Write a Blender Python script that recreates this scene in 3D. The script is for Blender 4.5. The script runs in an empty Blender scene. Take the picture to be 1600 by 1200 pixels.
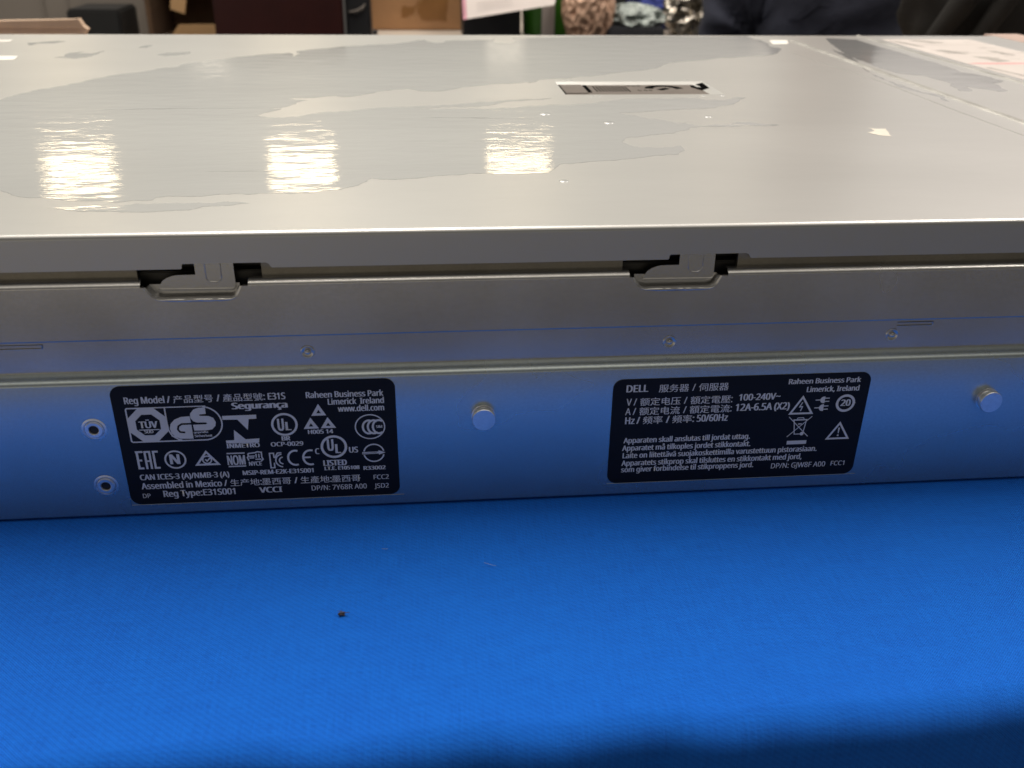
import bpy, bmesh, math, random
from mathutils import Vector, Matrix, noise
from mathutils.geometry import tessellate_polygon

SC = bpy.context.scene
COL = SC.collection
R = math.radians
MM = 0.001

# ------------------------------------------------------------------ camera
cd = bpy.data.cameras.new('camera')
cam = bpy.data.objects.new('camera', cd)
COL.objects.link(cam)
cam.location = (0.0, -0.24359, 0.16406)
cam.rotation_euler = (R(63.1114), R(-0.7114), R(-5.3710))
cd.sensor_width = 36
cd.lens = 32.93
cd.clip_start = 0.01
cd.clip_end = 60
cd.dof.use_dof = True
cd.dof.focus_distance = 0.30
cd.dof.aperture_fstop = 21
SC.camera = cam

# ------------------------------------------------------------------ room light
SC.view_settings.view_transform = 'Standard'
SC.view_settings.look = 'None'
SC.view_settings.exposure = 0
SC.view_settings.gamma = 1
SC.view_settings.use_curve_mapping = False

W = bpy.data.worlds.new('World')
SC.world = W
W.use_nodes = True
wn, wl = W.node_tree.nodes, W.node_tree.links
wn.clear()
wo = wn.new('ShaderNodeOutputWorld')
bg = wn.new('ShaderNodeBackground')
tc = wn.new('ShaderNodeTexCoord')
sp = wn.new('ShaderNodeSeparateXYZ')
wl.new(tc.outputs['Generated'], sp.inputs[0])
def wramp(stops):
    r = wn.new('ShaderNodeValToRGB')
    r.color_ramp.interpolation = 'EASE'
    while len(r.color_ramp.elements) < len(stops):
        r.color_ramp.elements.new(0.5)
    for e, (p, c) in zip(r.color_ramp.elements, stops):
        e.position = p
        e.color = (*c, 1)
    return r
def wmap(sock, a, b):
    m = wn.new('ShaderNodeMapRange')
    m.inputs['From Min'].default_value = a
    m.inputs['From Max'].default_value = b
    wl.new(sock, m.inputs['Value'])
    return m.outputs[0]
# far side of the room (+Y), and the side behind the photographer (-Y), brighter on the left
far_l = wramp([(0.0, (.05, .047, .044)), (0.46, (.08, .073, .065)), (0.52, (.20, .19, .17)), (0.60, (.62, .59, .52)), (0.75, (.58, .555, .495)), (0.93, (.50, .465, .42)), (1.0, (1.05, .97, .86))])
far_r = wramp([(0.0, (.05, .047, .044)), (0.46, (.08, .073, .068)), (0.52, (.20, .185, .175)), (0.60, (.74, .66, .62)), (0.75, (.68, .61, .575)), (0.93, (.50, .465, .42)), (1.0, (1.05, .97, .86))])
near_l = wramp([(0.0, (.10, .09, .08)), (0.20, (.41, .37, .31)), (0.50, (.43, .385, .32)), (0.58, (.12, .112, .10)), (0.8, (.12, .112, .10)), (0.93, (.50, .465, .42)), (1.0, (1.05, .97, .86))])
near_r = wramp([(0.0, (.06, .055, .055)), (0.20, (.16, .15, .14)), (0.50, (.175, .165, .15)), (0.58, (.08, .077, .072)), (0.8, (.10, .095, .088)), (0.93, (.50, .465, .42)), (1.0, (1.05, .97, .86))])
z01 = wmap(sp.outputs['Z'], -1, 1)
for r in (far_l, far_r, near_l, near_r): wl.new(z01, r.inputs[0])
def wmix(fac, a, b_):
    m = wn.new('ShaderNodeMix'); m.data_type = 'RGBA'
    wl.new(fac, m.inputs['Factor']); wl.new(a, m.inputs['A']); wl.new(b_, m.inputs['B'])
    return m.outputs['Result']
far = wmix(wmap(sp.outputs['X'], 0.15, 0.6), far_l.outputs[0], far_r.outputs[0])
near = wmix(wmap(sp.outputs['X'], -0.45, 0.35), near_l.outputs[0], near_r.outputs[0])
wl.new(wmix(wmap(sp.outputs['Y'], -0.30, 0.30), near, far), bg.inputs['Color'])
bg.inputs['Strength'].default_value = 1.0
wl.new(bg.outputs[0], wo.inputs[0])

def ceiling_light(loc, sx, sy, power, color=(1.0, .87, .70)):
    l = bpy.data.lights.new('ceiling_light', 'AREA')
    l.shape = 'RECTANGLE'; l.size = sx; l.size_y = sy
    l.energy = power; l.color = color
    o = bpy.data.objects.new('ceiling_light', l)
    o.location = loc                      # an area lamp shines along its -Z: straight down
    COL.objects.link(o)
    return o
# the far row whose glare lies on the lid
for x, p in ((-2.95, 11), (-1.05, 11), (0.88, 8), (2.75, 3)):
    ceiling_light((x, 8.15, 2.1), 0.56, 0.36, p, (1.0, .80, .52))
# a row further off
for x, p in ((-3.4, 5), (1.5, 4), (6.4, 5)):
    ceiling_light((x, 16.8, 2.1), 0.62, 2.0, p)
# the rows over the bench
for x, y, p in ((-1.9, 1.05, 41), (-0.2, 1.2, 41), (1.6, 1.05, 41)):
    ceiling_light((x, y, 2.1), 0.62, 2.1, p, (1.0, .93, .84))
# a cool slim upright lamp, added far right for the pale streak on the lid
w = ceiling_light((4.1, 8.8, 1.55), 0.30, 1.5, 2.2, (.72, .85, 1.0))
w.rotation_euler = (R(-80), 0, 0)

# ------------------------------------------------------------------ helpers
def parent_to(o, p):
    if p is not None:
        o.parent = p
        o.matrix_parent_inverse = Matrix.Translation(p.location).inverted() if p.type == 'EMPTY' else Matrix.Identity(4)
def tag(o, label=None, cat=None, group=None, kind=None):
    if label: o['label'] = label
    if cat: o['category'] = cat
    if group: o['group'] = group
    if kind: o['kind'] = kind
    return o
def empty(name, loc, label, cat, group=None):
    o = bpy.data.objects.new(name, None)
    o.empty_display_size = 0.02
    o.location = loc
    COL.objects.link(o)
    return tag(o, label, cat, group)
class MB:
    """collects millimetre geometry; build() links it as ONE mesh object"""
    def __init__(s): s.v = []; s.f = []; s.m = []
    def add(s, vs, fs, mi=0):
        b = len(s.v); s.v += [tuple(v) for v in vs]
        s.f += [tuple(b + i for i in f) for f in fs]; s.m += [mi] * len(fs)
    def build(s, name, mats, parent=None, smooth=None, loc=None):
        me = bpy.data.meshes.new(name)
        me.from_pydata([(x * MM, y * MM, z * MM) for x, y, z in s.v], [], s.f)
        if not isinstance(mats, (list, tuple)): mats = [mats]
        for m in mats: me.materials.append(m)
        for p, i in zip(me.polygons, s.m): p.material_index = i
        bm = bmesh.new(); bm.from_mesh(me)
        bmesh.ops.recalc_face_normals(bm, faces=bm.faces) if smooth != 'keep' else None
        bm.to_mesh(me); bm.free()
        if smooth is not None:
            me.shade_smooth()
            if smooth != 'keep': me.set_sharp_from_angle(angle=R(smooth))
        o = bpy.data.objects.new(name, me)
        COL.objects.link(o)
        parent_to(o, parent)
        if loc: o.location = loc
        return o
    # shapes -----------------------------------------------------
    def box(s, x0, x1, y0, y1, z0, z1, bev=0, mi=0):
        if bev <= 0:
            s.add([(x, y, z) for x in (x0, x1) for y in (y0, y1) for z in (z0, z1)],
                  [(0, 1, 3, 2), (4, 6, 7, 5), (0, 4, 5, 1), (2, 3, 7, 6), (0, 2, 6, 4), (1, 5, 7, 3)], mi)
            return
        bm = bmesh.new()
        bmesh.ops.create_cube(bm, size=1)
        for v in bm.verts:
            v.co = ((x0 + x1) / 2 + v.co.x * (x1 - x0), (y0 + y1) / 2 + v.co.y * (y1 - y0), (z0 + z1) / 2 + v.co.z * (z1 - z0))
        bmesh.ops.bevel(bm, geom=bm.edges[:], offset=bev, segments=2, affect='EDGES')
        s.bm(bm, mi)
    def bm(s, bm, mi=0, mat=None):
        bm.verts.index_update()
        vs = [(mat @ v.co) if mat else v.co.copy() for v in bm.verts]
        s.add(vs, [[v.index for v in f.verts] for f in bm.faces], mi); bm.free()
    def extrude_x(s, prof, x0, x1, mi=0, closed=False):
        n = len(prof)
        vs = [(x0, y, z) for y, z in prof] + [(x1, y, z) for y, z in prof]
        fs = [(i, (i + 1) % n, n + (i + 1) % n, n + i) for i in range(n if closed else n - 1)]
        s.add(vs, fs, mi)
        if closed: s.add(vs, [tuple(range(n)), tuple(range(2 * n - 1, n - 1, -1))], mi)
    def extrude_y(s, prof, y0, y1, mi=0):
        n = len(prof)
        vs = [(x, y0, z) for x, z in prof] + [(x, y1, z) for x, z in prof]
        s.add(vs, [(i, i + 1, n + i + 1, n + i) for i in range(n - 1)] + [tuple(range(n)), tuple(range(2 * n - 1, n - 1, -1))], mi)
    def plate(s, pts, y0, y1, mi=0, back=True):
        """outline in (x, z), from y0 (front) to y1 (back)"""
        n = len(pts)
        tri = tessellate_polygon([[Vector((x, z, 0)) for x, z in pts]])
        vs = [(x, y0, z) for x, z in pts] + [(x, y1, z) for x, z in pts]
        fs = [tuple(t) for t in tri]
        if back: fs += [tuple(n + i for i in reversed(t)) for t in tri]
        s.add(vs, fs, mi)
        s.add(vs, [(i, (i + 1) % n, n + (i + 1) % n, n + i) for i in range(n)], mi)
    def face_z(s, pts, z, mi=0):
        tri = tessellate_polygon([[Vector((x, y, 0)) for x, y in pts]])
        s.add([(x, y, z) for x, y in pts], [tuple(t) for t in tri], mi)
    def face_y(s, pts, y, mi=0):
        tri = tessellate_polygon([[Vector((x, z, 0)) for x, z in pts]])
        s.add([(x, y, z) for x, z in pts], [tuple(t) for t in tri], mi)
    def lathe_y(s, cx, cz, prof, n=40, mi=0):
        """prof: (radius, y) from outside in"""
        vs = []
        for r, y in prof:
            vs += [(cx + r * math.cos(2 * math.pi * k / n), y, cz + r * math.sin(2 * math.pi * k / n)) for k in range(n)]
        fs = []
        for j in range(len(prof) - 1):
            for k in range(n):
                fs.append((j * n + k, j * n + (k + 1) % n, (j + 1) * n + (k + 1) % n, (j + 1) * n + k))
        s.add(vs, fs, mi)
    def lathe_z(s, cx, cy, prof, n=40, mi=0, cap=True):
        vs = []
        for r, z in prof:
            vs += [(cx + r * math.cos(2 * math.pi * k / n), cy + r * math.sin(2 * math.pi * k / n), z) for k in range(n)]
        fs = []
        for j in range(len(prof) - 1):
            for k in range(n):
                fs.append((j * n + k, j * n + (k + 1) % n, (j + 1) * n + (k + 1) % n, (j + 1) * n + k))
        if cap: fs += [tuple(range(n)), tuple((len(prof) - 1) * n + k for k in range(n))]
        s.add(vs, fs, mi)
    def ribbon(s, pts, w, y, mi=0, closed=False, z_up=False):
        """flat stroke of width w along pts, lying in the plane y (or in the plane z when z_up)"""
        P = [Vector(p) for p in pts]; n = len(P); L = []
        for i in range(n):
            a = P[i - 1] if (i > 0 or closed) else None
            b = P[(i + 1) % n] if (i < n - 1 or closed) else None
            d1 = (P[i] - a).normalized() if a is not None else None
            d2 = (b - P[i]).normalized() if b is not None else None
            d1 = d1 or d2; d2 = d2 or d1
            n1 = Vector((-d1.y, d1.x)); n2 = Vector((-d2.y, d2.x))
            m = n1 + n2
            m = n1 if m.length < .2 else m.normalized()
            k = 1 / max(.45, m.dot(n1))
            L.append((P[i] + m * w / 2 * k, P[i] - m * w / 2 * k))
        vs = []
        for a, b in L:
            vs += [(a.x, a.y, y), (b.x, b.y, y)] if z_up else [(a.x, y, a.y), (b.x, y, b.y)]
        q = n if closed else n - 1
        s.add(vs, [(2 * i, 2 * i + 1, 2 * ((i + 1) % n) + 1, 2 * ((i + 1) % n)) for i in range(q)], mi)
    def tube(s, pts, r, n=8, mi=0):
        P = [Vector(p) for p in pts]; vs = []
        for i, p in enumerate(P):
            d = (P[min(i + 1, len(P) - 1)] - P[max(i - 1, 0)]).normalized()
            u = d.cross(Vector((0, 0, 1)))
            if u.length < .01: u = d.cross(Vector((0, 1, 0)))
            u.normalize(); v = d.cross(u)
            rr = r[i] if isinstance(r, (list, tuple)) else r
            vs += [tuple(p + (u * math.cos(2 * math.pi * k / n) + v * math.sin(2 * math.pi * k / n)) * rr) for k in range(n)]
        fs = []
        for i in range(len(P) - 1):
            for k in range(n):
                fs.append((i * n + k, i * n + (k + 1) % n, (i + 1) * n + (k + 1) % n, (i + 1) * n + k))
        fs += [tuple(range(n)), tuple(len(P) * n - n + k for k in range(n))]
        s.add(vs, fs, mi)
    def lump(s, c, r, amp, freq, seed, sub=5, flat=None, mi=0, ridged=False):
        bm = bmesh.new(); bmesh.ops.create_icosphere(bm, subdivisions=sub, radius=1)
        o = Vector((seed * 3.1, seed * 1.7, seed))
        for v in bm.verts:
            d = v.co.normalized()
            k = noise.fractal(d * freq + o, .9, 2.1, 4)
            if ridged: k = .5 - 1.6 * abs(noise.noise(d * freq + o)) + .35 * (.4 - abs(noise.noise(d * freq * 2.3 + o)))
            q = d * (1 + amp * k)
            q = Vector((c[0] + q.x * r[0], c[1] + q.y * r[1], c[2] + q.z * r[2]))
            if flat is not None and q.z < flat: q.z = flat
            v.co = q
        s.bm(bm, mi)
def arc(cx, cz, r, a0, a1, n=24, ry=None):
    ry = ry or r
    return [(cx + r * math.cos(R(a0 + (a1 - a0) * i / n)), cz + ry * math.sin(R(a0 + (a1 - a0) * i / n))) for i in range(n + 1)]
def rrect(x0, x1, z0, z1, r, n=8):
    return arc(x1 - r, z1 - r, r, 0, 90, n) + arc(x0 + r, z1 - r, r, 90, 180, n) + arc(x0 + r, z0 + r, r, 180, 270, n) + arc(x1 - r, z0 + r, r, 270, 360, n)
def jag(pts, amp, rnd, depth=3):
    for _ in range(depth):
        out = []
        for i, a in enumerate(pts):
            b = pts[(i + 1) % len(pts)]
            d = math.hypot(b[0] - a[0], b[1] - a[1])
            out.append(a)
            if d > .5:
                k = min(amp, d * .13) * rnd.uniform(-1, 1)
                nx, ny = -(b[1] - a[1]) / d, (b[0] - a[0]) / d
                out.append(((a[0] + b[0]) / 2 + nx * k, (a[1] + b[1]) / 2 + ny * k))
        pts = out
        amp *= .72
    return pts

# ------------------------------------------------------------------ materials
def nt(name):
    m = bpy.data.materials.new(name); m.use_nodes = True
    n, l = m.node_tree.nodes, m.node_tree.links
    return m, n, l, n['Principled BSDF']
def N(n, t, **k):
    o = n.new(t)
    for a, b in k.items():
        if a in o.inputs: o.inputs[a].default_value = b
        else: setattr(o, a, b)
    return o
def coords(n, l, scale=(1, 1, 1)):
    t = N(n, 'ShaderNodeTexCoord'); m = N(n, 'ShaderNodeMapping')
    m.inputs['Scale'].default_value = scale
    l.new(t.outputs['Object'], m.inputs[0])
    return m.outputs[0]
def ramp(n, l, src, stops):
    r = N(n, 'ShaderNodeValToRGB')
    while len(r.color_ramp.elements) < len(stops): r.color_ramp.elements.new(.5)
    for e, (p, c) in zip(r.color_ramp.elements, stops):
        e.position = p; e.color = (*c, 1) if len(c) == 3 else c
    l.new(src, r.inputs[0]); return r.outputs[0]
def g3(v): return (v, v, v)
def metal(name, col, rough, var=.05, bump=.0, streak=(60, 60, 60), fine=2500, coat=0, coat_r=.05, spread=.12, broad=0):
    m, n, l, p = nt(name)
    p.inputs['Metallic'].default_value = 1
    a = N(n, 'ShaderNodeTexNoise', Scale=1, Detail=3, Roughness=.5); l.new(coords(n, l, streak), a.inputs['Vector'])
    sg = N(n, 'ShaderNodeTexNoise', Scale=1, Detail=3, Roughness=.7); l.new(coords(n, l, (900, 900, 1500)), sg.inputs['Vector'])
    gm = N(n, 'ShaderNodeMix', data_type='RGBA', blend_type='MULTIPLY'); gm.inputs['Factor'].default_value = 1
    l.new(ramp(n, l, a.outputs[0], [(.3, tuple(c * (1 - spread) for c in col)), (.7, tuple(min(1, c * (1 + spread)) for c in col))]), gm.inputs['A'])
    l.new(ramp(n, l, sg.outputs[0], [(.3, g3(.88)), (.7, g3(1.0))]), gm.inputs['B'])
    l.new(gm.outputs['Result'], p.inputs['Base Color'])
    b = N(n, 'ShaderNodeTexNoise', Scale=fine, Detail=3); l.new(coords(n, l), b.inputs['Vector'])
    l.new(ramp(n, l, a.outputs[0], [(.3, g3(rough - var)), (.7, g3(rough + var))]), p.inputs['Roughness'])
    if bump:
        bp = N(n, 'ShaderNodeBump', Strength=bump, Distance=.0001); l.new(b.outputs[0], bp.inputs['Height']); l.new(bp.outputs[0], p.inputs['Normal'])
    if coat:
        p.inputs['Coat Weight'].default_value = coat; p.inputs['Coat Roughness'].default_value = coat_r
    if broad:                            # zinc scatters part of its reflection widely
        p2 = N(n, 'ShaderNodeBsdfPrincipled', Metallic=1.0, Roughness=.72)
        l.new(gm.outputs['Result'], p2.inputs['Base Color'])
        ms = N(n, 'ShaderNodeMixShader'); ms.inputs[0].default_value = broad
        l.new(p.outputs[0], ms.inputs[1]); l.new(p2.outputs[0], ms.inputs[2])
        l.new(ms.outputs[0], n['Material Output'].inputs['Surface'])
    return m
def dull(name, col, rough=.7, spread=.15, scale=30, bump=0, bscale=200, coat=0, spec=.5):
    m, n, l, p = nt(name)
    a = N(n, 'ShaderNodeTexNoise', Scale=scale, Detail=6, Roughness=.6); l.new(coords(n, l), a.inputs['Vector'])
    l.new(ramp(n, l, a.outputs[0], [(.3, tuple(c * (1 - spread) for c in col)), (.7, tuple(min(1, c * (1 + spread)) for c in col))]), p.inputs['Base Color'])
    p.inputs['Roughness'].default_value = rough
    p.inputs['Specular IOR Level'].default_value = spec
    if bump:
        b = N(n, 'ShaderNodeTexNoise', Scale=bscale, Detail=4); l.new(coords(n, l), b.inputs['Vector'])
        bp = N(n, 'ShaderNodeBump', Strength=bump, Distance=.002); l.new(b.outputs[0], bp.inputs['Height']); l.new(bp.outputs[0], p.inputs['Normal'])
    if coat: p.inputs['Coat Weight'].default_value = coat
    return m
M = {}
M['steel'] = metal('zinc_steel', (.66, .65, .63), .25, .03, 0, (25, 12, 25), spread=.06, broad=.12)
M['panel'] = metal('side_panel_steel', (.58, .645, .645), .27, .03, 0, (14, 10, 18), spread=.06, broad=.28)
M['bright'] = metal('bright_steel', (.66, .65, .63), .26, .05)
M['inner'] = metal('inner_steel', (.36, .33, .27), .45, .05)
M['cavity'] = metal('shaded_inner_metal', (.10, .095, .085), .5, .05)  # dark tone stands in for the unlit interior behind the gaps
M['seam'] = metal('seam_steel', (.50, .49, .46), .42, .04)
M['dark'] = dull('hole_shade_black', (.010, .010, .011), .6)
M['dark_plastic'] = dull('black_plastic', (.018, .018, .02), .45)  # plain black plastic, its own colour
M['stud'] = metal('stud_steel', (.82, .82, .82), .30, .03, broad=.2)
# lid where the film stands off the steel: paler, hazier
def lid_mat(name, col, rough, coat, coat_r, bump, seed):
    m, n, l, p = nt(name)
    p.inputs['Metallic'].default_value = 1
    a = N(n, 'ShaderNodeTexNoise', Scale=1, Detail=5, Roughness=.55); l.new(coords(n, l, (6, 14, 10)), a.inputs['Vector'])
    l.new(ramp(n, l, a.outputs[0], [(.3, tuple(c * .95 for c in col)), (.7, tuple(min(1, c * 1.05) for c in col))]), p.inputs['Base Color'])
    p.inputs['Roughness'].default_value = rough
    p.inputs['Coat Weight'].default_value = coat
    p.inputs['Coat Roughness'].default_value = coat_r
    p.inputs['Coat IOR'].default_value = 1.5
    b1 = N(n, 'ShaderNodeTexNoise', Scale=1, Detail=5, Roughness=.62); l.new(coords(n, l, (300, 420, 100)), b1.inputs['Vector'])
    b2 = N(n, 'ShaderNodeTexNoise', Scale=1, Detail=2); l.new(coords(n, l, (1500, 2600, 900)), b2.inputs['Vector'])
    ad = N(n, 'ShaderNodeMath', operation='MULTIPLY_ADD'); ad.inputs[1].default_value = .07
    l.new(b2.outputs[0], ad.inputs[0]); l.new(b1.outputs[0], ad.inputs[2])
    b3 = N(n, 'ShaderNodeTexNoise', Scale=1, Detail=2, Roughness=.55); l.new(coords(n, l, (60, 150, 100)), b3.inputs['Vector'])
    ae = N(n, 'ShaderNodeMath', operation='MULTIPLY_ADD'); ae.inputs[1].default_value = 6.0
    l.new(b3.outputs[0], ae.inputs[0]); l.new(ad.outputs[0], ae.inputs[2])
    bp = N(n, 'ShaderNodeBump', Strength=1.0, Distance=bump); l.new(ae.outputs[0], bp.inputs['Height'])
    l.new(bp.outputs[0], p.inputs['Coat Normal'])
    return m
M['lid'] = lid_mat('lid_steel_under_loose_film', (.585, .58, .56), .38, .25, .25, .00004, 1)
M['wet'] = lid_mat('clinging_clear_film', (.45, .455, .45), .40, 1.0, .025, .000022, 2)
M['glint'] = dull('white_glint', (.86, .83, .77), .4, .02)  # matt white that paints the glints on the lid
M['film_flap'] = dull('loose_film_scrap', (.75, .70, .60), .4)
M['label'] = dull('black_label', (.0075, .0075, .010), .5, .1, 60, spec=.22)
M['print'] = dull('label_print', (.70, .70, .70), .5, .05, 300)
M['grey_plastic'] = dull('grey_plastic', (.16, .14, .125), .7, .1, 80, spec=.1)
M['ink'] = dull('black_ink', (.005, .005, .005), .9, spec=0)
M['paper'] = dull('label_sheet', (.58, .525, .49), .5, .05, 40)
M['paper_grey'] = dull('sheet_print_grey', (.34, .31, .285), .6, .3, 200)
M['paper_pink'] = dull('sheet_print_pink', (.65, .33, .32), .6)
# cloth
def cloth_mat():
    m, n, l, p = nt('blue_woven_cloth')
    t = N(n, 'ShaderNodeTexCoord'); s = N(n, 'ShaderNodeSeparateXYZ'); l.new(t.outputs['Object'], s.inputs[0])
    nz = N(n, 'ShaderNodeTexNoise', Scale=35, Detail=3); l.new(t.outputs['Object'], nz.inputs['Vector'])
    def mth(op, a, b=None, c=None):
        o = N(n, 'ShaderNodeMath', operation=op)
        for i, q in enumerate((a, b, c)):
            if q is None: continue
            if isinstance(q, (int, float)): o.inputs[i].default_value = q
            else: l.new(q, o.inputs[i])
        return o.outputs[0]
    run = mth('ADD', s.outputs['Y'], s.outputs['Z'])
    wob = mth('MULTIPLY', nz.outputs[0], .0012)
    u = mth('SINE', mth('MULTIPLY', mth('ADD', s.outputs['X'], wob), 2 * math.pi / .00072))
    v = mth('SINE', mth('MULTIPLY', mth('ADD', run, wob), 2 * math.pi / .00066))
    diag = mth('SINE', mth('MULTIPLY', mth('ADD', mth('ADD', s.outputs['X'], mth('MULTIPLY', run, 1.25)), wob), 2 * math.pi / .0021))
    hgt = mth('ADD', mth('MULTIPLY', u, v), mth('MULTIPLY', diag, .18))
    th = N(n, 'ShaderNodeTexNoise', Scale=1, Detail=3); l.new(coords(n, l, (120, 2600, 2600)), th.inputs['Vector'])
    tv = N(n, 'ShaderNodeTexNoise', Scale=1, Detail=3); l.new(coords(n, l, (2600, 120, 120)), tv.inputs['Vector'])
    thr = mth('ADD', mth('SUBTRACT', th.outputs[0], .5), mth('SUBTRACT', tv.outputs[0], .5))
    big = N(n, 'ShaderNodeTexNoise', Scale=9, Detail=4); l.new(t.outputs['Object'], big.inputs['Vector'])
    k = mth('ADD', mth('MULTIPLY', hgt, .38), mth('ADD', mth('MULTIPLY', thr, .5), mth('MULTIPLY', mth('SUBTRACT', big.outputs[0], .5), .35)))
    k = mth('ADD', k, .5)
    l.new(ramp(n, l, k, [(.12, (.0005, .084, .52)), (.5, (.001, .150, .79)), (.92, (.004, .215, .90))]), p.inputs['Base Color'])
    p.inputs['Roughness'].default_value = .85
    p.inputs['Specular IOR Level'].default_value = .25
    p.inputs['Sheen Weight'].default_value = .04
    p.inputs['Sheen Tint'].default_value = (.35, .55, 1, 1)
    bp = N(n, 'ShaderNodeBump', Strength=.8, Distance=.00025); l.new(mth('ADD', hgt, mth('MULTIPLY', thr, 1.2)), bp.inputs['Height'])
    l.new(bp.outputs[0], p.inputs['Normal'])
    return m
M['cloth'] = cloth_mat()
M['lint'] = dull('grey_lint', (.07, .06, .065), .9)
M['fibre'] = dull('white_fibre', (.28, .36, .55), .8)
TEXT_A = [('Reg Model / 产品型号 / 產品型號: E31S', -85.67, -41.01, 37.4, 2.11, 1), ('Segurança', -56.42, -40.63, 34.68, 2.03, 3), ('Raheen Business Park', -35.28, -13.24, 37.5, 1.88, 1), ('Limerick  Ireland', -29.26, -13.18, 35.11, 1.9, 1), ('www.dell.com', -26.55, -13.24, 32.72, 1.91, 1), ('TÜV', -82.83, -77.6, 29.52, 2.17, 2), ('SÜD', -81.69, -79.1, 27.82, 1.03, 3), ('geprüfte', -67.98, -63.85, 27.3, 0.61, 2), ('Sicherheit', -67.9, -62.84, 26.01, 0.74, 2), ('INMETRO', -59.41, -49.85, 21.88, 1.45, 2), ('U', -44.16, -42.29, 27.12, 3.93, 3), ('L', -41.94, -40.26, 27.18, 2.74, 3), ('BR', -43.42, -40.87, 23.78, 1.42, 3), ('OCP-0029', -46.71, -37.31, 21.9, 1.42, 1), ('H005 14', -35.69, -28.36, 25.66, 1.35, 2), ('S&E', -15.93, -13.96, 26.94, 0.81, 3), ('N', -76.06, -73.14, 17.14, 3.3, 2), ('NOM', -59.75, -54.54, 16.1, 3.22, 2), ('NYCE', -53.66, -49.9, 15.6, 1.4, 2), ('C', -34.18, -32.91, 18.76, 1.92, 2), ('U', -30.53, -28.6, 19.72, 3.89, 3), ('L', -28.25, -26.55, 18.82, 3.05, 3), ('US', -24.28, -21.58, 18.83, 1.92, 2), ('LISTED', -32.11, -25.13, 14.6, 1.88, 3), ('I.T.E. E105108', -32.0, -21.51, 13.04, 1.22, 3), ('R33002', -20.39, -13.77, 12.62, 1.29, 2), ('CAN ICES-3 (A)/NMB-3 (A)', -85.4, -59.72, 12.06, 1.85, 1), ('MSIP-REM-E2K-E31S001', -55.86, -35.1, 12.47, 1.48, 2), ('Assembled in Mexico / 生产地:墨西哥 / 生產地:墨西哥', -85.48, -21.33, 8.88, 2.13, 1), ('DP', -85.55, -83.34, 5.81, 1.49, 0), ('Reg Type:E31S001', -79.61, -58.67, 5.9, 2.15, 1), ('VCCI', -51.72, -44.88, 6.02, 1.92, 2), ('DP/N: 7Y68R A00', -36.22, -19.76, 6.06, 1.72, 0), ('FCC2', -17.56, -12.98, 9.16, 1.58, 0), ('JSD2', -17.49, -13.13, 6.04, 1.6, 0)]
TEXT_B = [('DELL', 58.88, 65.52, 35.95, 2.32, 1), ('服务器 / 伺服器', 68.74, 89.97, 35.82, 2.26, 0), ('V / 额定电压 / 額定電壓:', 59.19, 91.61, 31.49, 2.29, 0), ('100-240V~', 93.52, 106.42, 31.91, 2.18, 1), ('A / 额定电流 / 額定電流:', 59.05, 91.76, 28.29, 2.31, 0), ('12A-6.5A (X2)', 92.88, 109.84, 28.38, 2.4, 1), ('Hz / 频率 / 頻率: 50/60Hz', 59.21, 90.93, 25.14, 2.34, 1), ('Raheen Business Park', 108.31, 130.85, 36.95, 1.67, 1), ('Limerick, Ireland', 114.33, 130.82, 34.06, 1.76, 1), ('20', 125.8, 128.98, 28.88, 2.16, 2), ('Apparaten skall anslutas till jordat uttag.', 59.18, 98.76, 18.49, 1.84, 1), ('Apparatet må tilkoples jordet stikkontakt.', 58.94, 99.26, 15.8, 1.85, 1), ('Laite on liitettävä suojakoskettimilla varustettuun pistorasiaan.', 59.25, 120.89, 13.14, 1.87, 1), ('Apparatets stikprop skal tilsluttes en stikkontakt med jord,', 59.06, 116.47, 10.41, 1.89, 1), ('som giver forbindelse til stikproppens jord.', 59.13, 101.2, 8.09, 1.83, 1), ('DP/N: GJW8F A00', 106.96, 124.56, 7.31, 1.84, 0), ('FCC1', 126.34, 130.81, 7.52, 1.65, 0)]
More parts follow.
